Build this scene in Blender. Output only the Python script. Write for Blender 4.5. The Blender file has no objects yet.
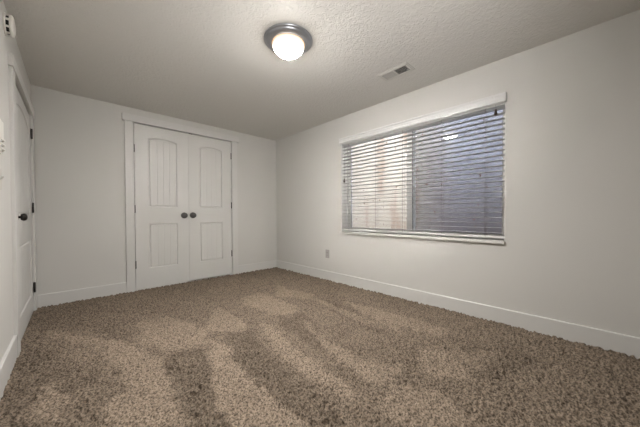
import bpy, bmesh, math, random
import numpy as np
from mathutils import Vector, Matrix

sc = bpy.context.scene
COL = sc.collection
PI = math.pi

# ------------------------------------------------------------------ camera
YAW, PITCH, ROLL = 0.7636284, -0.0148798, -0.0039674
fwd = Vector((math.sin(YAW)*math.cos(PITCH), math.cos(YAW)*math.cos(PITCH), math.sin(PITCH)))
rgt = Vector((math.cos(YAW), -math.sin(YAW), 0))
upv = rgt.cross(fwd)
c_, s_ = math.cos(ROLL), math.sin(ROLL)
rgt, upv = c_*rgt + s_*upv, -s_*rgt + c_*upv
cd = bpy.data.cameras.new('camera')
cam = bpy.data.objects.new('camera', cd); COL.objects.link(cam)
m = Matrix.Identity(4)
for i in range(3):
    m[i][0] = rgt[i]; m[i][1] = upv[i]; m[i][2] = -fwd[i]
m[0][3], m[1][3], m[2][3] = -2.6596918, -3.8978120, 0.9342285
cam.matrix_world = m
cd.sensor_fit = 'HORIZONTAL'; cd.sensor_width = 36.0
cd.lens = 36*262.249/640
cd.shift_y = 4.834/640
cd.clip_start = 0.02
sc.camera = cam

# ------------------------------------------------------------------ world and exposure
w = bpy.data.worlds.new('dusk_sky'); sc.world = w; w.use_nodes = True
bg = w.node_tree.nodes['Background']
bg.inputs['Color'].default_value = (0.82, 0.88, 1.0, 1)
bg.inputs['Strength'].default_value = 10.5
sc.view_settings.view_transform = 'Standard'
sc.view_settings.look = 'None'
sc.view_settings.gamma = 1
sc.view_settings.use_curve_mapping = False
sc.view_settings.exposure = 0.0
sc.cycles.use_denoising = True
sc.cycles.max_bounces = 12
sc.cycles.diffuse_bounces = 8
sc.cycles.transparent_max_bounces = 16

# spot added beside the camera to light the ceiling evenly; no fixture there
fl = bpy.data.lights.new('ceiling_fill_spot', 'SPOT'); fl.energy = 124.0; fl.spot_size = math.radians(105); fl.spot_blend = 1.0
fl.shadow_soft_size = 0.06; fl.color = (1.0, 0.985, 0.96)
flo = bpy.data.objects.new('ceiling_fill_spot', fl); COL.objects.link(flo)
flo.location = (-2.35, -4.0, 1.15)
flo.rotation_euler = (Vector((-1.15, -2.35, 2.24)) - Vector(flo.location)).to_track_quat('-Z', 'Y').to_euler()

H = 2.24                       # ceiling height
XL = -2.918                    # left wall at the back corner
AL = 0.009589                  # the left wall leans out of square by half a degree
YF = -5.2                      # wall behind the camera

# ------------------------------------------------------------------ materials
def new_mat(name):
    mt = bpy.data.materials.new(name); mt.use_nodes = True
    return mt, mt.node_tree.nodes, mt.node_tree.links, mt.node_tree.nodes['Principled BSDF']

def plain(name, col, rough=0.5, metal=0.0, bump=0.0, scale=200.0, var=0.0, spec=0.5):
    mt, N, L, b = new_mat(name)
    b.inputs['Base Color'].default_value = (*col, 1)
    b.inputs['Roughness'].default_value = rough
    b.inputs['Metallic'].default_value = metal
    b.inputs['Specular IOR Level'].default_value = spec
    tc = N.new('ShaderNodeTexCoord')
    nz = N.new('ShaderNodeTexNoise'); nz.inputs['Scale'].default_value = scale
    nz.inputs['Detail'].default_value = 3
    L.new(tc.outputs['Object'], nz.inputs['Vector'])
    if bump:
        bp = N.new('ShaderNodeBump'); bp.inputs['Strength'].default_value = bump
        bp.inputs['Distance'].default_value = 0.002
        L.new(nz.outputs['Fac'], bp.inputs['Height']); L.new(bp.outputs['Normal'], b.inputs['Normal'])
    if var:
        mx = N.new('ShaderNodeMixRGB'); mx.blend_type = 'MIX'
        mx.inputs['Color1'].default_value = (*[c*(1-var) for c in col], 1)
        mx.inputs['Color2'].default_value = (*[min(1, c*(1+var)) for c in col], 1)
        n2 = N.new('ShaderNodeTexNoise'); n2.inputs['Scale'].default_value = scale*0.02
        L.new(tc.outputs['Object'], n2.inputs['Vector'])
        L.new(n2.outputs['Fac'], mx.inputs['Fac']); L.new(mx.outputs['Color'], b.inputs['Base Color'])
    return mt

WALLC = (0.585, 0.576, 0.548)
M_wall = plain('wall_paint', WALLC, 0.6, bump=0.25, scale=120, var=0.015, spec=0.3)
M_trim = plain('trim_paint', (0.61, 0.603, 0.58), 0.38, bump=0.05, scale=60, var=0.01)
M_door = plain('door_paint', (0.61, 0.603, 0.58), 0.4, bump=0.12, scale=150)
M_dark = plain('oil_rubbed_bronze', (0.045, 0.04, 0.036), 0.3, 0.85, bump=0.05)
M_pewter = plain('dark_pewter', (0.10, 0.095, 0.09), 0.28, 0.9)
M_hinge = plain('dark_hinge_metal', (0.05, 0.047, 0.042), 0.35, 0.8)
M_nickel = plain('brushed_nickel', (0.40, 0.41, 0.44), 0.35, 0.85, bump=0.05, scale=300)
M_plastic = plain('white_plastic', (0.74, 0.72, 0.68), 0.35)
M_plastic2 = plain('almond_plastic', (0.50, 0.48, 0.43), 0.4)
M_outlet = plain('taupe_plastic', (0.37, 0.35, 0.335), 0.4)
M_blind = plain('white_slat_vinyl', (0.66, 0.66, 0.65), 0.38, bump=0.03, scale=40)
M_slat = plain('slat_vinyl', (0.52, 0.51, 0.51), 0.45, bump=0.03, scale=40)
M_cord = plain('grey_cord', (0.17, 0.145, 0.14), 0.8)
M_tassel = plain('dark_wood_tassel', (0.035, 0.018, 0.012), 0.4)
M_vinylframe = plain('window_vinyl', (0.80, 0.80, 0.78), 0.4)
M_gasket = plain('dark_gasket', (0.05, 0.05, 0.05), 0.7)
M_black = plain('black_slots', (0.02, 0.02, 0.02), 0.7)
M_soil = plain('soil', (0.20, 0.15, 0.11), 0.95, bump=0.6, scale=30, var=0.2)
M_vent = plain('vent_enamel', (0.58, 0.565, 0.53), 0.4)
M_duct = plain('duct_metal', (0.06, 0.06, 0.06), 0.6, 0.3)

def ceiling_mat():
    mt, N, L, b = new_mat('knockdown_ceiling')
    b.inputs['Base Color'].default_value = (*(0.66, 0.645, 0.612), 1)
    b.inputs['Roughness'].default_value = 0.5
    b.inputs['Specular IOR Level'].default_value = 0.4
    tc = N.new('ShaderNodeTexCoord')
    nz = N.new('ShaderNodeTexNoise'); nz.inputs['Scale'].default_value = 32; nz.inputs['Detail'].default_value = 4
    nz.inputs['Distortion'].default_value = 1.2
    L.new(tc.outputs['Object'], nz.inputs['Vector'])
    rp = N.new('ShaderNodeValToRGB')
    rp.color_ramp.elements[0].position = 0.42; rp.color_ramp.elements[1].position = 0.60
    L.new(nz.outputs['Fac'], rp.inputs['Fac'])
    n2 = N.new('ShaderNodeTexNoise'); n2.inputs['Scale'].default_value = 90
    L.new(tc.outputs['Object'], n2.inputs['Vector'])
    ad = N.new('ShaderNodeMath'); ad.operation = 'MULTIPLY_ADD'; ad.inputs[1].default_value = 0.3
    L.new(n2.outputs['Fac'], ad.inputs[0]); L.new(rp.outputs['Color'], ad.inputs[2])
    bp = N.new('ShaderNodeBump'); bp.inputs['Strength'].default_value = 0.5; bp.inputs['Distance'].default_value = 0.004
    L.new(ad.outputs[0], bp.inputs['Height']); L.new(bp.outputs['Normal'], b.inputs['Normal'])
    return mt
M_ceil = ceiling_mat()

def carpet_mat():
    mt, N, L, b = new_mat('frieze_carpet')
    b.inputs['Roughness'].default_value = 1.0
    b.inputs['Specular IOR Level'].default_value = 0.1
    tc = N.new('ShaderNodeTexCoord')
    nz = N.new('ShaderNodeTexNoise'); nz.inputs['Scale'].default_value = 110; nz.inputs['Detail'].default_value = 4
    L.new(tc.outputs['Object'], nz.inputs['Vector'])
    rp = N.new('ShaderNodeValToRGB')
    e = rp.color_ramp.elements
    e[0].position = 0.36; e[0].color = (*[c*0.36 for c in (0.190, 0.151, 0.115)], 1)
    e[1].position = 0.60; e[1].color = (*[c*1.33 for c in (0.190, 0.151, 0.115)], 1)
    L.new(nz.outputs['Fac'], rp.inputs['Fac'])
    # nap: light and shade of the vacuum tracks, painted into the yarn colour
    at = N.new('ShaderNodeAttribute'); at.attribute_name = 'nap_shade'
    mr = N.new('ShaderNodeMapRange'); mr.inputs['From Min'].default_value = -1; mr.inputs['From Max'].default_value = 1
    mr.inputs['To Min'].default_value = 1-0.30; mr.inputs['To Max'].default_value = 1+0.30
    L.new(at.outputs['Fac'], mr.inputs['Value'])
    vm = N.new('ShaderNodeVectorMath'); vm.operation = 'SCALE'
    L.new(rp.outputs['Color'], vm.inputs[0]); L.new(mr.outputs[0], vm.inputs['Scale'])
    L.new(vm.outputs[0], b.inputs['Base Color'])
    return mt
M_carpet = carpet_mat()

def glass_mat():
    mt, N, L, b = new_mat('window_glass')
    out = N['Material Output']
    tr = N.new('ShaderNodeBsdfTransparent'); tr.inputs['Color'].default_value = (0.93, 0.95, 0.97, 1)
    gl = N.new('ShaderNodeBsdfGlossy'); gl.inputs['Roughness'].default_value = 0.02
    fr = N.new('ShaderNodeFresnel'); fr.inputs['IOR'].default_value = 1.5
    mx = N.new('ShaderNodeMixShader')
    L.new(fr.outputs[0], mx.inputs[0]); L.new(tr.outputs[0], mx.inputs[1]); L.new(gl.outputs[0], mx.inputs[2])
    # dried mud specks on the outside of the glass
    tc = N.new('ShaderNodeTexCoord')
    mp = N.new('ShaderNodeMapping'); mp.inputs['Scale'].default_value = (1, 1, 0.45)
    L.new(tc.outputs['Object'], mp.inputs['Vector'])
    nz = N.new('ShaderNodeTexNoise'); nz.inputs['Scale'].default_value = 42; nz.inputs['Detail'].default_value = 3
    L.new(mp.outputs[0], nz.inputs['Vector'])
    rp = N.new('ShaderNodeValToRGB'); rp.color_ramp.elements[0].position = 0.69; rp.color_ramp.elements[1].position = 0.73
    L.new(nz.outputs['Fac'], rp.inputs['Fac'])
    df = N.new('ShaderNodeBsdfDiffuse'); df.inputs['Color'].default_value = (0.16, 0.07, 0.04, 1)
    m2 = N.new('ShaderNodeMixShader')
    L.new(rp.outputs['Color'], m2.inputs[0]); L.new(mx.outputs[0], m2.inputs[1]); L.new(df.outputs[0], m2.inputs[2])
    L.new(m2.outputs[0], out.inputs['Surface'])
    return mt
M_glass = glass_mat()

def screen_mat():
    mt, N, L, b = new_mat('insect_screen')
    out = N['Material Output']
    tr = N.new('ShaderNodeBsdfTransparent')
    df = N.new('ShaderNodeBsdfDiffuse'); df.inputs['Color'].default_value = (0.10, 0.10, 0.12, 1)
    mx = N.new('ShaderNodeMixShader'); mx.inputs[0].default_value = 0.38
    L.new(tr.outputs[0], mx.inputs[1]); L.new(df.outputs[0], mx.inputs[2]); L.new(mx.outputs[0], out.inputs['Surface'])
    return mt
M_screen = screen_mat()

def well_mat():
    mt, N, L, b = new_mat('galvanised_steel_mud_and_depth_shade')
    b.inputs['Roughness'].default_value = 0.6; b.inputs['Metallic'].default_value = 0.0
    tc = N.new('ShaderNodeTexCoord')
    mp = N.new('ShaderNodeMapping'); mp.inputs['Scale'].default_value = (6, 6, 0.8)
    L.new(tc.outputs['Object'], mp.inputs['Vector'])
    nz = N.new('ShaderNodeTexNoise'); nz.inputs['Scale'].default_value = 1.0; nz.inputs['Detail'].default_value = 5
    L.new(mp.outputs[0], nz.inputs['Vector'])
    rp = N.new('ShaderNodeValToRGB'); e = rp.color_ramp.elements
    e[0].position = 0.30; e[0].color = (0.36, 0.255, 0.17, 1)
    e[1].position = 0.50; e[1].color = (0.50, 0.45, 0.38, 1)
    L.new(nz.outputs['Fac'], rp.inputs['Fac'])
    n2 = N.new('ShaderNodeTexNoise'); n2.inputs['Scale'].default_value = 9; n2.inputs['Detail'].default_value = 6
    L.new(tc.outputs['Object'], n2.inputs['Vector'])
    r2 = N.new('ShaderNodeValToRGB'); e = r2.color_ramp.elements
    e[0].position = 0.3; e[0].color = (0.36, 0.355, 0.375, 1)
    e[1].position = 0.7; e[1].color = (0.46, 0.455, 0.475, 1)
    L.new(n2.outputs['Fac'], r2.inputs['Fac'])
    # the mud coats the end of the well that lies left in the room's view
    sx = N.new('ShaderNodeSeparateXYZ'); L.new(tc.outputs['Object'], sx.inputs[0])
    mr = N.new('ShaderNodeMapRange'); mr.inputs['From Min'].default_value = -0.2; mr.inputs['From Max'].default_value = 0.5
    L.new(sx.outputs['Y'], mr.inputs['Value'])
    ad = N.new('ShaderNodeMath'); ad.operation = 'MULTIPLY_ADD'; ad.inputs[1].default_value = 0.5; ad.use_clamp = True
    L.new(nz.outputs['Fac'], ad.inputs[0])
    sb = N.new('ShaderNodeMath'); sb.operation = 'SUBTRACT'; sb.inputs[1].default_value = 0.25
    L.new(mr.outputs[0], sb.inputs[0]); L.new(sb.outputs[0], ad.inputs[2])
    mx = N.new('ShaderNodeMixRGB')
    L.new(ad.outputs[0], mx.inputs['Fac']); L.new(r2.outputs['Color'], mx.inputs['Color1']); L.new(rp.outputs['Color'], mx.inputs['Color2'])
    # shade of the deep well, painted brown-grey into the lower steel
    mz = N.new('ShaderNodeMapRange'); mz.inputs['From Min'].default_value = 1.7; mz.inputs['From Max'].default_value = 0.6
    L.new(sx.outputs['Z'], mz.inputs['Value'])
    mu = N.new('ShaderNodeMath'); mu.operation = 'MULTIPLY'; mu.inputs[1].default_value = 0.85
    L.new(mz.outputs[0], mu.inputs[0])
    iv = N.new('ShaderNodeMath'); iv.operation = 'SUBTRACT'; iv.inputs[0].default_value = 1.15; iv.use_clamp = True
    L.new(ad.outputs[0], iv.inputs[1])
    mv = N.new('ShaderNodeMath'); mv.operation = 'MULTIPLY'
    L.new(mu.outputs[0], mv.inputs[0]); L.new(iv.outputs[0], mv.inputs[1])
    m3 = N.new('ShaderNodeMixRGB'); m3.inputs['Color2'].default_value = (0.20, 0.165, 0.16, 1)
    L.new(mv.outputs[0], m3.inputs['Fac']); L.new(mx.outputs['Color'], m3.inputs['Color1'])
    L.new(m3.outputs['Color'], b.inputs['Base Color'])
    return mt
M_well = well_mat()

def lamp_glass():
    mt, N, L, b = new_mat('frosted_lamp_glass')
    b.inputs['Base Color'].default_value = (0.9, 0.85, 0.78, 1)
    b.inputs['Roughness'].default_value = 0.3
    # the bulb sits low in the bowl: the glass glows strongest at the bottom and dims to amber at the rim
    tc = N.new('ShaderNodeTexCoord'); sx = N.new('ShaderNodeSeparateXYZ'); L.new(tc.outputs['Object'], sx.inputs[0])
    mr = N.new('ShaderNodeMapRange'); mr.inputs['From Min'].default_value = -0.034; mr.inputs['From Max'].default_value = -0.120
    L.new(sx.outputs['Z'], mr.inputs['Value'])
    pw = N.new('ShaderNodeMath'); pw.operation = 'POWER'; pw.inputs[1].default_value = 5.2
    L.new(mr.outputs[0], pw.inputs[0])
    cr = N.new('ShaderNodeValToRGB'); e = cr.color_ramp.elements
    e[0].position = 0.0; e[0].color = (1.0, 0.55, 0.25, 1); e[1].position = 0.6; e[1].color = (1.0, 0.97, 0.94, 1)
    e2 = cr.color_ramp.elements.new(0.18); e2.color = (1.0, 0.80, 0.58, 1)
    L.new(mr.outputs[0], cr.inputs['Fac']); L.new(cr.outputs['Color'], b.inputs['Emission Color'])
    ml = N.new('ShaderNodeMath'); ml.operation = 'MULTIPLY_ADD'; ml.inputs[1].default_value = 1780.0; ml.inputs[2].default_value = 0.75
    L.new(pw.outputs[0], ml.inputs[0]); L.new(ml.outputs[0], b.inputs['Emission Strength'])
    return mt
M_lamp = lamp_glass()

# ------------------------------------------------------------------ mesh helpers
class MB:
    def __init__(s): s.bm = bmesh.new()
    def box(s, a, b, bev=0.0):
        x0, y0, z0 = [min(p, q) for p, q in zip(a, b)]; x1, y1, z1 = [max(p, q) for p, q in zip(a, b)]
        t = bmesh.new()
        bmesh.ops.create_cube(t, size=1.0, matrix=Matrix.Translation(((x0+x1)/2, (y0+y1)/2, (z0+z1)/2)) @ Matrix.Diagonal((x1-x0, y1-y0, z1-z0, 1)))
        if bev: bmesh.ops.bevel(t, geom=t.edges[:], offset=bev, segments=2, affect='EDGES', profile=0.5)
        s._join(t); return s
    def _join(s, t, mat=None):
        if mat is not None: bmesh.ops.transform(t, matrix=mat, verts=t.verts[:])
        me = bpy.data.meshes.new('tmp'); t.to_mesh(me); t.free(); s.bm.from_mesh(me); bpy.data.meshes.remove(me)
    def lathe(s, prof, seg=32, mat=None, cap=True):
        t = bmesh.new(); rings = []
        for r, z in prof:
            if r < 1e-6: rings.append([t.verts.new((0, 0, z))])
            else: rings.append([t.verts.new((r*math.cos(2*PI*i/seg), r*math.sin(2*PI*i/seg), z)) for i in range(seg)])
        for A, B in zip(rings, rings[1:]):
            for i in range(seg):
                j = (i+1) % seg
                if len(A) == 1 and len(B) > 1: t.faces.new((A[0], B[i], B[j]))
                elif len(B) == 1 and len(A) > 1: t.faces.new((A[i], B[0], A[j]))
                elif len(A) > 1: t.faces.new((A[i], B[i], B[j], A[j]))
        if cap:
            for Q in (rings[0], rings[-1]):
                if len(Q) > 2: t.faces.new(Q)
        bmesh.ops.recalc_face_normals(t, faces=t.faces[:])
        for f in t.faces: f.smooth = True
        s._join(t, mat); return s
    def prism(s, pts, axis, a, b):
        """extrude a closed 2D outline along an axis from a to b"""
        t = bmesh.new()
        def P(u, v, k):
            return (k, u, v) if axis == 'x' else ((u, k, v) if axis == 'y' else (u, v, k))
        A = [t.verts.new(P(u, v, a)) for u, v in pts]; B = [t.verts.new(P(u, v, b)) for u, v in pts]
        n = len(pts)
        for i in range(n): t.faces.new((A[i], A[(i+1) % n], B[(i+1) % n], B[i]))
        t.faces.new(A); t.faces.new(B[::-1])
        bmesh.ops.recalc_face_normals(t, faces=t.faces[:])
        s._join(t); return s
    def tube(s, pts, r, seg=8):
        t = bmesh.new(); rings = []
        pts = [Vector(p) for p in pts]
        for i, p in enumerate(pts):
            d = (pts[min(i+1, len(pts)-1)] - pts[max(i-1, 0)]).normalized()
            u = d.orthogonal().normalized() if i == 0 else (u - d*u.dot(d)).normalized()
            v = d.cross(u)
            rings.append([t.verts.new(p + r*(math.cos(2*PI*k/seg)*u + math.sin(2*PI*k/seg)*v)) for k in range(seg)])
        for A, B in zip(rings, rings[1:]):
            for k in range(seg): t.faces.new((A[k], A[(k+1) % seg], B[(k+1) % seg], B[k]))
        t.faces.new(rings[0]); t.faces.new(rings[-1])
        bmesh.ops.recalc_face_normals(t, faces=t.faces[:])
        for f in t.faces: f.smooth = True
        s._join(t); return s
    def build(s, name, mat, parent=None, autosmooth=False):
        me = bpy.data.meshes.new(name); s.bm.to_mesh(me); s.bm.free()
        me.materials.append(mat)
        o = bpy.data.objects.new(name, me); COL.objects.link(o)
        if parent: o.parent = parent
        return o

def struct(o): o['kind'] = 'structure'; return o
def tag(o, label, cat, group=None):
    o['label'] = label; o['category'] = cat
    if group: o['group'] = group
    return o
def empty(name, loc, rz=0.0):
    o = bpy.data.objects.new(name, None); COL.objects.link(o)
    o.location = loc; o.rotation_euler = (0, 0, rz); o.empty_display_size = 0.1
    return o
def left_frame(o):                       # local x runs along the left wall to the back, local -y into the room
    o.location = (XL, 0, 0); o.rotation_euler = (0, 0, PI/2 - AL); return o
def lw(s, off, z):                       # point in world space from the left wall's own frame
    t = PI/2 - AL
    return Vector((XL + s*math.cos(t) + off*math.sin(t), s*math.sin(t) - off*math.cos(t), z))

# ------------------------------------------------------------------ floor: tufted pile, laid in vacuum tracks
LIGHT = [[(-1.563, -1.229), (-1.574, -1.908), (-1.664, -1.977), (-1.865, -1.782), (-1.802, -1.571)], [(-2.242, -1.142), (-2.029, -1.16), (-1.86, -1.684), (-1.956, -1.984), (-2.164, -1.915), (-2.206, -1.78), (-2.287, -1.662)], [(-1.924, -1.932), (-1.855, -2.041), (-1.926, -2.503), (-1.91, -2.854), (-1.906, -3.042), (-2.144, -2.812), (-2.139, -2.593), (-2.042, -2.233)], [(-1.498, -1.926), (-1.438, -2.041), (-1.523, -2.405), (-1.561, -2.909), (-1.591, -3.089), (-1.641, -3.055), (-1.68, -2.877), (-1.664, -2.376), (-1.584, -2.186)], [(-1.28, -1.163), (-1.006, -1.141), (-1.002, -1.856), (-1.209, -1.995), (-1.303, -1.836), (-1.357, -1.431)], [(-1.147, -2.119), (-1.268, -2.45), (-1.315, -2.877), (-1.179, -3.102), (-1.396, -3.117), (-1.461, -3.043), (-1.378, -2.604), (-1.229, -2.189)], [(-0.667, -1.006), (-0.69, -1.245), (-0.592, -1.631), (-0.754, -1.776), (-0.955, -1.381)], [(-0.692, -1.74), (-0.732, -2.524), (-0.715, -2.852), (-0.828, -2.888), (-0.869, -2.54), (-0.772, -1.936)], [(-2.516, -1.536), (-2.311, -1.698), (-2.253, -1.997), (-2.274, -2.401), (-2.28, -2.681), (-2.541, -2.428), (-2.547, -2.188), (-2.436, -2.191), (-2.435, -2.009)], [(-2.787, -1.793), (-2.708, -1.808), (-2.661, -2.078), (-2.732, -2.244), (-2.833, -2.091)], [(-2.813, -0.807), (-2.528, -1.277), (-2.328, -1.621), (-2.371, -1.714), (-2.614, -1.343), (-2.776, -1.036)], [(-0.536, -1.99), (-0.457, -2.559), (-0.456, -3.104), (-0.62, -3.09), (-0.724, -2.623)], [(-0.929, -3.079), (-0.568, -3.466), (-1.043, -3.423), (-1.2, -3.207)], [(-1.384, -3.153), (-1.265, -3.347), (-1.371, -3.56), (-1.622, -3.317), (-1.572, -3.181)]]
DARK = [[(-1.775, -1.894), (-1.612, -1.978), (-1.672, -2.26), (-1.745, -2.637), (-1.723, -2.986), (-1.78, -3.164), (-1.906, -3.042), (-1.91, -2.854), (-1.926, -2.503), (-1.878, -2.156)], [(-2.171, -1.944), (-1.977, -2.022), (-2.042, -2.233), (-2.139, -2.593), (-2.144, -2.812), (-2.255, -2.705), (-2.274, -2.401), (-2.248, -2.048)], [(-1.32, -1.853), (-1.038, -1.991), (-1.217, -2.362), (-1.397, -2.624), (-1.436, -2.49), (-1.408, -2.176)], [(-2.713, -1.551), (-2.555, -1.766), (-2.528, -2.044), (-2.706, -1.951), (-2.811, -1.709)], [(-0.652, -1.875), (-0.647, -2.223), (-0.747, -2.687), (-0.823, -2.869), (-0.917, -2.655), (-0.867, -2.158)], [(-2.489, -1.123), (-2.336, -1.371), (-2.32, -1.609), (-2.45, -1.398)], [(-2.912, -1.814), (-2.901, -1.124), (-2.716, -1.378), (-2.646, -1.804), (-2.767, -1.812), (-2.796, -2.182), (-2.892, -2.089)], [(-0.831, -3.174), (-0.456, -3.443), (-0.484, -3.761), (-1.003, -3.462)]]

def build_floor():
    x0, x1, y0, y1 = -3.05, 0.004, YF-0.02, 0.0
    st = 0.0056
    nx = int((x1-x0)/st)+1; ny = int((y1-y0)/st)+1
    X = np.linspace(x0, x1, nx); Y = np.linspace(y0, y1, ny)
    GX, GY = np.meshgrid(X, Y)
    rng = np.random.default_rng(7)
    def up(cell):                          # smooth value noise with the given cell in metres
        kx = int((x1-x0)/cell)+3; ky = int((y1-y0)/cell)+3
        g = rng.random((ky, kx))
        fx = (GX-x0)/cell; fy = (GY-y0)/cell
        ix = fx.astype(int); iy = fy.astype(int); tx = fx-ix; ty = fy-iy
        tx = tx*tx*(3-2*tx); ty = ty*ty*(3-2*ty)
        return (g[iy, ix]*(1-tx)+g[iy, ix+1]*tx)*(1-ty)+(g[iy+1, ix]*(1-tx)+g[iy+1, ix+1]*tx)*ty
    def inside(poly, PX, PY):
        r = np.zeros(PX.shape, bool); n = len(poly)
        for i in range(n):
            xa, ya = poly[i]; xb, yb = poly[(i+1) % n]
            if ya == yb: continue
            c = ((ya > PY) != (yb > PY)) & (PX < (xb-xa)*(PY-ya)/(yb-ya)+xa)
            r ^= c
        return r
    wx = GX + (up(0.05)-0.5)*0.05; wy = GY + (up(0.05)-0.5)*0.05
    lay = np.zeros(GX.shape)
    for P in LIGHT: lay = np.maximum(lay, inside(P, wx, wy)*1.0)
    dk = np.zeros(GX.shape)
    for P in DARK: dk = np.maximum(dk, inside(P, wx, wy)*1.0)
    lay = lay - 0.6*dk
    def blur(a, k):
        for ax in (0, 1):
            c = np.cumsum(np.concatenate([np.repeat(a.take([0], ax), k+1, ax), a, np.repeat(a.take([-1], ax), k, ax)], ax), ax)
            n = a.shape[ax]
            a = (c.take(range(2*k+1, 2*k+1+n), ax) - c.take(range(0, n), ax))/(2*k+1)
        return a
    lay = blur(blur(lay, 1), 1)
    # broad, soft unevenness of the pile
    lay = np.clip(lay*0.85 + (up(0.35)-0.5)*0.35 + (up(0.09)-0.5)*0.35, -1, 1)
    tuft = up(0.0125)*0.6 + up(0.0085)*0.5 + up(0.024)*0.18
    tuft = (tuft - tuft.mean())/tuft.std()
    amp = 0.0062*(1.0 - 0.3*lay)          # brushed flat where lay > 0, standing open where lay < 0
    Z = np.clip(tuft, -2.2, 1.8)*amp + 0.0
    # the pile leans: flattened tracks lean one way, the raised ones the other
    lean = tuft*0.002*lay
    n = nx*ny
    co = np.empty((n, 3), np.float32)
    co[:, 0] = np.clip(GX+(rng.random(GX.shape)-.5)*st*.6 + lean*0.6, x0, x1).ravel()
    co[:, 1] = np.clip(GY+(rng.random(GX.shape)-.5)*st*.6 + lean*0.8, y0, y1).ravel(); co[:, 2] = Z.ravel()
    idx = np.arange(n).reshape(ny, nx)
    q = np.stack([idx[:-1, :-1], idx[:-1, 1:], idx[1:, 1:], idx[1:, :-1]], -1).reshape(-1, 4).astype(np.int32)
    me = bpy.data.meshes.new('floor')
    me.vertices.add(n); me.vertices.foreach_set('co', co.ravel())
    me.loops.add(q.size); me.loops.foreach_set('vertex_index', q.ravel())
    me.polygons.add(len(q)); me.polygons.foreach_set('loop_start', np.arange(0, q.size, 4, dtype=np.int32))
    me.update(calc_edges=True); me.validate()
    me.attributes.new('nap_shade', 'FLOAT', 'POINT').data.foreach_set('value', lay.astype(np.float32).ravel())
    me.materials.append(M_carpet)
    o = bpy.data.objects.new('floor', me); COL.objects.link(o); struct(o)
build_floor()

# ------------------------------------------------------------------ walls and ceiling
WT = 0.24
struct(MB().box((-3.3, YF-0.1, H), (WT, 0.9, H+0.1)).build('ceiling', M_ceil))
WY0, WY1, WZ0, WZ1 = -3.378, -1.535, 0.705, 1.957      # window opening
struct(MB().box((0, YF-0.1, -0.05), (WT, 0.9, WZ0)).box((0, YF-0.1, WZ1), (WT, 0.9, H))
       .box((0, YF-0.1, WZ0), (WT, WY0, WZ1)).box((0, WY1, WZ0), (WT, 0.9, WZ1)).build('wall_right', M_wall))
CX0, CX1, CZ = -2.090, -0.818, 2.078                    # closet opening
struct(MB().box((-3.2, 0, -0.05), (CX0, 0.1, H)).box((CX1, 0, -0.05), (0, 0.1, H))
       .box((CX0, 0, CZ), (CX1, 0.1, H)).build('wall_back', M_wall))
struct(MB().box((CX0-0.15, 0.62, -0.05), (CX1+0.15, 0.7, H)).box((CX0-0.2, 0.1, -0.05), (CX0-0.15, 0.7, H))
       .box((CX1+0.15, 0.1, -0.05), (CX1+0.2, 0.7, H)).box((CX0-0.2, 0.001, -0.05), (CX1+0.2, 0.7, -0.02)).build('wall_closet', M_wall))
struct(MB().box((-3.3, YF-0.1, -0.05), (WT, YF, H)).build('wall_front', M_wall))
DS0, DS1, DZ = -1.175, -0.118, 1.915                    # left door opening, along the wall
b = MB().box((-5.4, 0, -0.05), (DS0, 0.12, H)).box((DS1, 0, -0.05), (0.1, 0.12, H)).box((DS0, 0, DZ), (DS1, 0.12, H))
b.box((DS0-0.1, 0.12, -0.05), (DS1+0.1, 0.16, DZ+0.1))
left_frame(struct(b.build('wall_left', M_wall)))

# ------------------------------------------------------------------ baseboards
BH, BT = 0.128, 0.014
def base_prof(h=BH, t=BT): return [(0, -0.03), (-t, -0.03), (-t, h-0.004), (-t+0.003, h), (0, h)]
struct(MB().prism(base_prof(), 'x', -2.168-0.9, -2.168).build('baseboard_back', M_trim))
struct(MB().prism(base_prof(), 'x', -0.742, 0.0).build('baseboard_back', M_trim))
struct(MB().prism(base_prof(), 'y', -2.718, 0.0).build('baseboard_right', M_trim))
struct(MB().prism(base_prof(BH-0.001, BT-0.0008), 'y', YF, -2.7195).build('baseboard_right', M_trim))
left_frame(struct(MB().prism(base_prof(0.15), 'x', -5.2, -1.28).build('baseboard_left', M_trim)))
struct(MB().prism([(YF, -0.03), (YF+BT, -0.03), (YF+BT, BH), (YF, BH)], 'x', -3.2, 0).build('baseboard_front', M_trim))

# ------------------------------------------------------------------ casings
def casing(x0, x1, w, ztop, xh0, xh1, zh1, t=0.022, th=0.031):
    """side boards outside x0..x1, a thicker header board above ztop, and the jamb"""
    m = MB()
    m.box((x0-w, -t, -0.03), (x0, 0, ztop), 0.0015).box((x1, -t, -0.03), (x1+w, 0, ztop), 0.0015)
    m.box((xh0, -th, ztop), (xh1, 0, zh1), 0.0015)
    return m
o = struct(casing(-2.080, -0.829, 0.088, 2.068, -2.190, -0.714, 2.152).build('trim_1', M_trim))
j = MB().box((CX0, 0, -0.03), (-2.0795, 0.1, CZ)).box((-0.8295, 0, -0.03), (CX1, 0.1, CZ)).box((CX0, 0, 2.0685), (CX1, 0.1, CZ))
j.build('jamb', M_trim, o)
o = left_frame(struct(casing(-1.165, -0.125, 0.105, 1.905, -1.292, -0.008, 1.982, 0.018, 0.024).build('trim_2', M_trim)))
o2 = MB().box((DS0, 0, -0.03), (-1.1655, 0.12, DZ)).box((-0.1245, 0, -0.03), (DS1, 0.12, DZ)).box((DS0, 0, 1.9055), (DS1, 0.12, DZ)).build('jamb', M_trim, o)

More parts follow.
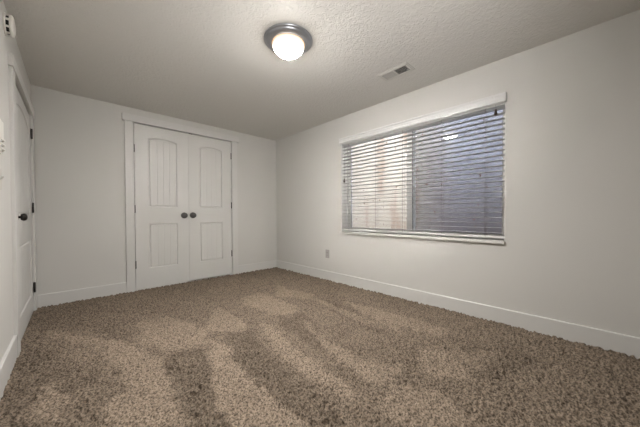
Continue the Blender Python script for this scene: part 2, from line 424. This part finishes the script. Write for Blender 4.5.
# ------------------------------------------------------------------ moulded two-panel arch-top doors
def panel_door(name, W, Ht, panels, T=0.035, grooves=3):
    """front face lies in y = 0 facing -y, x 0..W, z 0..Ht; panels = (x0, x1, z0, z1, rise)"""
    bm = bmesh.new()
    def outline(p, ins):
        x0, x1, z0, z1, rise = p
        x0 += ins; x1 -= ins; z0 += ins; z1 -= ins
        n = 16; top = []
        for i in range(n+1):
            u = i/n; x = x1 + (x0-x1)*u
            top.append((x, z1 - rise*(2*u-1)**2 if rise else z1))
        return [(x0, z0), (x1, z0)] + top
    edges = []
    rect = [bm.verts.new((x, 0, z)) for x, z in ((0, 0), (W, 0), (W, Ht), (0, Ht))]
    for i in range(4): edges.append(bm.edges.new((rect[i], rect[(i+1) % 4])))
    loops = []
    for p in panels:
        L0 = [bm.verts.new((x, 0, z)) for x, z in outline(p, 0)]
        n = len(L0)
        for i in range(n): edges.append(bm.edges.new((L0[i], L0[(i+1) % n])))
        loops.append(L0)
    bmesh.ops.triangle_fill(bm, edges=edges, use_beauty=True)
    for p, L0 in zip(panels, loops):
        prev = L0
        for ins, d in ((0.004, 0.006), (0.014, 0.0115), (0.021, 0.0035), (0.026, 0.003)):
            cur = [bm.verts.new((x, d, z)) for x, z in outline(p, ins)]
            n = len(cur)
            for i in range(n): bm.faces.new((prev[i], prev[(i+1) % n], cur[(i+1) % n], cur[i]))
            prev = cur
        # planked field with vertical grooves
        x0, x1, z0, z1, rise = p; ins = 0.026
        xa, xb, za, zb = x0+ins, x1-ins, z0+ins, z1-ins
        xs = [xa]
        for g in range(1, grooves+1):
            c = xa + (xb-xa)*g/(grooves+1)
            xs += [c-0.004, c, c+0.004]
        xs += list(np.linspace(xa, xb, 17)) + [xb]
        xs = sorted(set(round(v, 5) for v in xs))
        def top(x):
            u = (xb-x)/(xb-xa); u = min(max(u, 0), 1)
            return zb - rise*(2*u-1)**2 if rise else zb
        def dep(x):
            for g in range(1, grooves+1):
                c = xa + (xb-xa)*g/(grooves+1)
                if abs(x-c) < 0.0005: return 0.006
            return 0.003
        lo = [bm.verts.new((x, dep(x), za)) for x in xs]; hi = [bm.verts.new((x, dep(x), top(x))) for x in xs]
        for i in range(len(xs)-1): bm.faces.new((lo[i], lo[i+1], hi[i+1], hi[i]))
    bk = [bm.verts.new((x, T, z)) for x, z in ((0, 0), (W, 0), (W, Ht), (0, Ht))]
    for i in range(4): bm.faces.new((rect[i], bk[i], bk[(i+1) % 4], rect[(i+1) % 4]))
    bm.faces.new(bk)
    bmesh.ops.recalc_face_normals(bm, faces=bm.faces[:])
    me = bpy.data.meshes.new(name); bm.to_mesh(me); bm.free(); me.materials.append(M_door)
    o = bpy.data.objects.new(name, me); COL.objects.link(o); struct(o)
    return o
def hinge(parent, x, z, r=0.0075, h=0.09, leaf=0.0, y=-0.005):
    m = MB().lathe([(0, -h/2-0.004), (r*0.6, -h/2-0.003), (r, -h/2), (r, h/2), (r*0.6, h/2+0.003), (0, h/2+0.004)], 12, Matrix.Translation((x, y, z)))
    for k in (-1, 0, 1):
        m.lathe([(r*1.12, k*h/3-0.001), (r*1.12, k*h/3+0.001)], 12, Matrix.Translation((x, y, z)))
    if leaf: m.box((x-abs(leaf)*(leaf < 0), y+0.002, z-h/2), (x+abs(leaf)*(leaf > 0), y+0.0045, z+h/2))
    return m.build('hinge', M_hinge, parent)
def door_knob(parent, x, z, mat, r=0.028, proj=0.045):
    R = Matrix.Translation((x, 0, z)) @ Matrix.Rotation(PI/2, 4, 'X')   # local +z -> -y
    k = MB().lathe([(0.009, 0.004), (0.0085, 0.018), (0.011, 0.024), (r*0.78, proj-0.016), (r, proj-0.004), (r*0.97, proj+0.004), (r*0.75, proj+0.012), (r*0.35, proj+0.016), (0, proj+0.0168)], 28, R).build('door_knob', mat, parent)
    ro = 0.042 if mat is M_pewter else 0.033
    MB().lathe([(ro, 0), (ro, 0.003), (ro-0.004, 0.006), (0.012, 0.008), (0, 0.008)], 28, R).build('rosette', mat, k)
    return k

# closet doors
pan = [(0.143, 0.475, 0.258, 0.822, 0), (0.143, 0.475, 1.033, 1.920, 0.026)]
d = panel_door('door_1', 0.618, 2.056, pan)
d.location = (-2.0725, -0.004, 0.003)
for z in (1.755, 1.01, 0.322): hinge(d, -0.002, z-0.003)
door_knob(d, 0.557, 0.925, M_pewter, 0.039, 0.030)
d['label'] = 'left leaf of the white closet double door, its round knob at its right edge'
d = panel_door('door_2', 0.616, 2.041, [(0.141, 0.473, 0.243, 0.807, 0), (0.141, 0.473, 1.018, 1.905, 0.026)])
d.location = (-1.451, 0.001, 0.019)
for z in (1.84, 1.08, 0.335): hinge(d, 0.618, z-0.019, y=-0.004)
door_knob(d, 0.050, 0.911, M_pewter, 0.039, 0.030)
MB().box((0.010, -0.003, 2.0415), (0.055, 0.022, 2.0485)).build('ball_catch', M_hinge, d)
d['label'] = 'right leaf of the white closet double door, hinged on its right side'

# door in the left wall
d = panel_door('door_3', 1.036, 1.875, [(0.14, 0.90, 0.17, 0.70, 0), (0.14, 0.90, 0.93, 1.79, 0.06)])
left_frame(d); d.location = lw(-1.163, 0.0, 0.010)
for z in (1.715, 1.00, 0.225): hinge(d, 1.036, z, r=0.0075, h=0.092, leaf=-0.028, y=-0.009)
door_knob(d, 0.105, 0.913, M_dark, 0.027, 0.036)
d['label'] = 'white panelled door in the left wall with a dark round knob'

# ------------------------------------------------------------------ window
wy0, wy1 = WY0, WY1
win = empty('window_1', (0.12, (wy0+wy1)/2, WZ0)); struct(win)
def W(p): return (p[0]-0.12, p[1]-(wy0+wy1)/2, p[2]-WZ0)
def wbox(m, a, b_, bev=0.001): return m.box(W(a), W(b_), bev)
FX0, FX1 = 0.118, 0.185
m = MB(); fw = 0.020
wbox(m, (FX0, wy0, WZ0), (FX1, wy0+fw, WZ1)); wbox(m, (FX0, wy1-fw, WZ0), (FX1, wy1, WZ1))
wbox(m, (FX0, wy0+fw, WZ0), (FX1, wy1-fw, WZ0+fw)); wbox(m, (FX0, wy0+fw, WZ1-fw), (FX1, wy1-fw, WZ1))
m.build('window_frame', M_vinylframe, win)
ymid = -2.452
def sash(a, b_, x0, x1, nm):
    m = MB(); s = 0.024; z0, z1 = WZ0+fw, WZ1-fw; sa_ = 0.046 if nm == 'left' else s; sb_ = 0.062 if nm == 'right' else s
    wbox(m, (x0, a, z0), (x1, a+sa_, z1)); wbox(m, (x0, b_-sb_, z0), (x1, b_, z1))
    wbox(m, (x0, a+sa_, z0), (x1, b_-sb_, z0+s)); wbox(m, (x0, a+sa_, z1-s), (x1, b_-sb_, z1))
    o = m.build('sash', M_vinylframe, win)
    g = MB(); xm = (x0+x1)/2
    wbox(g, (xm-0.002, a+sa_-0.004, z0+s-0.004), (xm+0.002, b_-sb_+0.004, z1-s+0.004), 0); g.build('pane', M_glass, o)
    g = MB(); t = 0.003
    A_, B_ = a+sa_, b_-sb_
    for q in ((A_, z0+s, A_+t, z1-s), (B_-t, z0+s, B_, z1-s), (A_+t, z0+s, B_-t, z0+s+t), (A_+t, z1-s-t, B_-t, z1-s)):
        wbox(g, (x0+0.004, q[0], q[1]), (x0+0.010, q[2], q[3]), 0)
    g.build('gasket', M_gasket, o)
    return o
sash(ymid-0.052, wy1-fw, 0.150, 0.172, 'left')
sash(wy0+fw, ymid+0.030, 0.124, 0.146, 'right')
g = MB(); wbox(g, (0.176, wy0+fw, WZ0+fw), (0.1775, ymid, WZ1-fw), 0); g.build('insect_screen', M_screen, win)

# sill board and the white liner of the window recess
struct(MB().box((0.001, wy1-0.006, WZ0+0.001), (0.117, wy1-0.0005, WZ1-0.001)).box((0.001, wy0+0.0005, WZ0+0.001), (0.117, wy0+0.004, WZ1-0.001)).build('trim_4', M_vinylframe))
struct(MB().box((-0.022, -3.376, 0.678), (0.0, -1.512, 0.7055), 0.002).box((-0.001, wy0+0.001, 0.690), (0.119, wy1-0.001, 0.7055)).build('trim_3', M_trim))

# ------------------------------------------------------------------ window well outside
wellx, wy_c = WT+0.002, -2.45
def well():
    bm = bmesh.new(); R0 = 1.12; rows = 150; cols = 60; z0, z1 = 0.30, 2.4
    grid = []
    for i in range(rows+1):
        z = z0 + (z1-z0)*i/rows; off = 0.0035*math.sin(2*PI*(z-z0)/0.068)
        row = []
        for j in range(cols+1):
            a = -PI/2 + PI*j/cols
            row.append(bm.verts.new(((R0*0.85+off)*max(math.cos(a), 0)**0.8, (R0+off)*math.sin(a), z)))
        grid.append(row)
    for i in range(rows):
        for j in range(cols): bm.faces.new((grid[i][j], grid[i][j+1], grid[i+1][j+1], grid[i+1][j])).smooth = True
    bmesh.ops.solidify(bm, geom=bm.faces[:], thickness=-0.003)
    me = bpy.data.meshes.new('window_well'); bm.to_mesh(me); bm.free(); me.materials.append(M_well)
    o = bpy.data.objects.new('window_well', me); COL.objects.link(o); o.location = (wellx, wy_c, 0)
    tag(o, 'grey steel window well with tan mud stains outside the blinds', 'window well')
well()
struct(MB().box((WT, -4.2, 0.2), (1.6, -0.6, 0.33)).build('ground', M_soil))

# ------------------------------------------------------------------ horizontal blind
bl = empty('window_blind', (0.035, (wy0+wy1)/2, 0.72))
tag(bl, 'white horizontal slat blind with valance across the window', 'blind')
BC = Vector((0.035, (wy0+wy1)/2, 0.72))
def B(p): return tuple(Vector(p)-BC)
sy0, sy1 = wy0+0.006, wy1-0.006
def slat_mesh(L_, w=0.050, t=0.0022, crown=0.0012, tilt=math.radians(-3)):
    pts = []; n = 8
    for i in range(n+1):
        u = -1+2*i/n; pts.append((u*w/2, crown*(1-u*u)+t/2))
    for i in range(n, -1, -1):
        u = -1+2*i/n; pts.append((u*w/2, crown*(1-u*u)-t/2))
    c, s = math.cos(tilt), math.sin(tilt)
    pts = [(x*c - z*s, x*s + z*c) for x, z in pts]
    m = MB().prism(pts, 'y', -L_/2, L_/2)
    return m
zs = np.linspace(0.768, 1.838, 25)
first = slat_mesh(sy1-sy0).build('slat', M_slat, bl)
first.location = (0, 0, zs[0]-BC.z)
for z in zs[1:]:
    c = first.copy(); COL.objects.link(c); c.parent = bl; c.location = (0, 0, z-BC.z)
MB().box(B((0.006, sy0, 1.858)), B((0.064, sy1, 1.893)), 0.002).build('headrail', M_blind, bl)
MB().box(B((0.012, sy0, 0.7215)), B((0.058, sy1, 0.742)), 0.004).build('bottom_rail', M_blind, bl)
# valance: flat board with a stepped face, returns at both ends
vz0, vz1 = 1.868, 1.945
prof = [(-0.020, vz0), (-0.034, vz0), (-0.036, vz0+0.004), (-0.036, vz0+0.020), (-0.032, vz0+0.026), (-0.032, vz1-0.022), (-0.036, vz1-0.016), (-0.036, vz1-0.003), (-0.034, vz1), (-0.020, vz1)]
m = MB().prism([(a-BC.x, z-BC.z) for a, z in prof], 'y', -3.386-BC.y, -1.528-BC.y)
m.box(B((-0.020, -3.386, vz0)), B((-0.001, -3.374, vz1)), 0).box(B((-0.020, -1.540, vz0)), B((-0.001, -1.528, vz1)), 0)
m.build('valance', M_blind, bl)
for y in (-1.66, -2.077, -2.43, -2.85, -3.23):
    m = MB()
    for x in (0.008, 0.062): m.tube([B((x, y, 0.735)), B((x, y, 1.86))], 0.0014, 6)
    m.tube([B((0.035, y+0.012, 0.735)), B((0.035, y+0.012, 1.86))], 0.0009, 6)
    for z in zs: m.tube([B((0.008, y, z-0.003)), B((0.062, y, z-0.003))], 0.0007, 5)
    m.build('ladder_cord', M_cord, bl)
def tassel(y, z, label):
    m = MB().tube([B((-0.010, y, z+0.02)), B((-0.010, y, 1.87))], 0.0009, 6)
    o = m.build('pull_cord', M_cord, bl)
    MB().lathe([(0, 0.032), (0.004, 0.030), (0.006, 0.022), (0.0115, -0.004), (0.012, -0.016), (0.008, -0.024), (0, -0.025)], 14, Matrix.Translation(B((-0.010, y, z)))).build('tassel', M_tassel, o)
tassel(-1.600, 1.38, '')
tassel(-3.310, 1.80, '')

# ------------------------------------------------------------------ ceiling light
LX, LY = -1.455, -2.305
cl = empty('ceiling_light', (LX, LY, H))
tag(cl, 'round flush ceiling light with frosted dome and brushed metal rim', 'ceiling light')
MB().lathe([(0, 0), (0.177, 0), (0.181, -0.004), (0.181, -0.009), (0.175, -0.014), (0.169, -0.015), (0.167, -0.020), (0.158, -0.028), (0.142, -0.034), (0.130, -0.036), (0.124, -0.035), (0.1225, -0.028), (0, -0.028)], 64).build('rim', M_nickel, cl)
pr = [(0.119, -0.030)]
for i in range(0, 15):
    a = i/14*PI/2
    pr.append((0.120*math.cos(a)**1.05 if i < 14 else 0, -0.034-0.086*math.sin(a)))
MB().lathe(pr, 40).build('glass_dome', M_lamp, cl)
MB().lathe([(0, -0.117), (0.007, -0.119), (0.0075, -0.123), (0.004, -0.126), (0.005, -0.130), (0, -0.133)], 16).build('finial', M_dark, cl)
for o in cl.children: pass

# ------------------------------------------------------------------ ceiling vent
vx0, vx1, vy0, vy1 = -0.552, -0.385, -2.775, -2.478
v = empty('ceiling_vent', ((vx0+vx1)/2, (vy0+vy1)/2, H))
tag(v, 'rectangular two-bank metal air vent set in the ceiling', 'ceiling vent')
hx, hy = (vx1-vx0)/2, (vy1-vy0)/2
ix, iy = 0.050, 0.118
m = MB()
def slope(m, pts, ax, a, b_): m.prism(pts, ax, a, b_)
m.box((-hx, -hy, -0.004), (-ix, hy, 0)).box((ix, -hy, -0.004), (hx, hy, 0)).box((-ix, -hy, -0.004), (ix, -iy, 0)).box((-ix, iy, -0.004), (ix, hy, 0))
for a, c2 in (((-hx+0.012, -hy+0.012), (-ix, hy-0.012)), ((ix, -hy+0.012), (hx-0.012, hy-0.012)), ((-ix, -hy+0.012), (ix, -iy)), ((-ix, iy), (ix, hy-0.012))):
    m.box((*a, -0.008), (*c2, -0.004))
m.box((-ix, -0.005, -0.007), (ix, 0.005, -0.001))
m.build('frame', M_vent, v)
MB().box((-ix, -iy, -0.0012), (ix, iy, -0.0002)).build('duct_opening', M_duct, v)
n = 13
for bank, sgn in ((-1, 1), (1, -1)):
    for k in range(n):
        yc = bank*(0.009 + (iy-0.012)*(k+0.5)/n)
        t = 0.0006
        dy, dz = (0.0035 if bank < 0 else 0.0013)*sgn, 0.0028
        pts = [(yc-dy-t, -0.0075), (yc-dy+t, -0.0075), (yc+dy+t, -0.0018), (yc+dy-t, -0.0018)]
        MB().prism(pts, 'x', -ix, ix).build('louvre', M_vent, v)
MB().lathe([(0, -0.016), (0.005, -0.015), (0.006, -0.010), (0.003, -0.008), (0.003, -0.006), (0, -0.006)], 12, Matrix.Translation((0.02, -iy+0.008, 0))).build('damper_lever', M_vent, v)

# ------------------------------------------------------------------ smoke alarm on the left wall
sa = empty('smoke_alarm', lw(-1.375, 0, 2.115), PI/2-AL)
tag(sa, 'round white smoke alarm high on the left wall above the door', 'smoke alarm')
RX = Matrix.Rotation(PI/2, 4, 'X')
MB().lathe([(0.066, 0), (0.066, 0.007), (0.060, 0.010), (0.0, 0.010)], 40, RX).build('base_plate', M_plastic, sa)
MB().lathe([(0.052, 0.010), (0.052, 0.026), (0, 0.026)], 32, RX).build('vent_core', M_black, sa)
m = MB().lathe([(0.062, 0.024), (0.063, 0.028), (0.060, 0.036), (0.048, 0.041), (0.02, 0.043), (0, 0.043)], 40, RX)
m.lathe([(0.062, 0.024), (0.0, 0.024)], 40, RX)
m.build('cover', M_plastic, sa)
for k in range(9):
    a = 2*PI*k/9
    MB().box((-0.006, -0.003, -0.0085), (0.006, 0.003, 0.0085)).build('vent_rib', M_plastic, sa).matrix_local = RX @ Matrix.Rotation(a, 4, 'Z') @ Matrix.Translation((0, 0.059, 0.0170)) 

# ------------------------------------------------------------------ small hook rack, switch and socket
hr = empty('hook_rack', lw(-1.655, 0, 1.375), PI/2-AL)
tag(hr, 'small white wall rack with curved hooks at the left edge of the view', 'hook rack')
MB().box((-0.10, -0.014, -0.015), (0.07, 0, 0.085), 0.004).build('back_plate', M_plastic, hr)
for k in range(3):
    z = -0.028 - 0.026*k
    pts = []
    for i in range(11):
        u = i/10
        pts.append((-0.02+0.085*u, -0.006-0.014*math.sin(PI*u), z + 0.012*(1-u) - 0.0035*math.sin(PI*u*1.3)))
    MB().tube(pts, 0.0050, 10).build('hook', M_plastic, hr)
MB().box((-0.10, -0.006, -0.095), (0.055, 0, -0.0155), 0.002).build('lower_plate', M_plastic, hr)

ls = empty('light_switch', lw(-1.645, 0, 1.135), PI/2-AL)
tag(ls, 'white toggle light switch on the left wall beside the door', 'light switch')
MB().box((-0.036, -0.006, -0.058), (0.036, 0, 0.058), 0.002).build('cover_plate', M_plastic2, ls)
MB().prism([(-0.006, -0.005), (-0.006, 0.012), (-0.017, 0.017), (-0.018, 0.010)], 'x', -0.005, 0.005).build('toggle', M_plastic2, ls)

so = empty('wall_outlet', (0, -1.272, 0.372), -PI/2)
tag(so, 'beige double socket low on the right wall under the window', 'wall outlet')
MB().box((-0.036, -0.005, -0.060), (0.036, 0, 0.060), 0.002).build('cover_plate', M_outlet, so)
for s in (-1, 1):
    f = MB().box((-0.017, -0.008, s*0.0195-0.014), (0.017, -0.004, s*0.0195+0.014), 0.0015).build('socket_face', M_outlet, so)
    MB().box((-0.0085, -0.0083, s*0.0195-0.003), (-0.0065, -0.0078, s*0.0195+0.006)).box((0.0065, -0.0083, s*0.0195-0.003), (0.0085, -0.0078, s*0.0195+0.006)).box((-0.002, -0.0083, s*0.0195-0.010), (0.002, -0.0078, s*0.0195-0.006)).build('slots', M_black, f)
MB().lathe([(0.003, 0.005), (0.003, 0.0065), (0, 0.007)], 12, RX).build('screw', M_outlet, so)
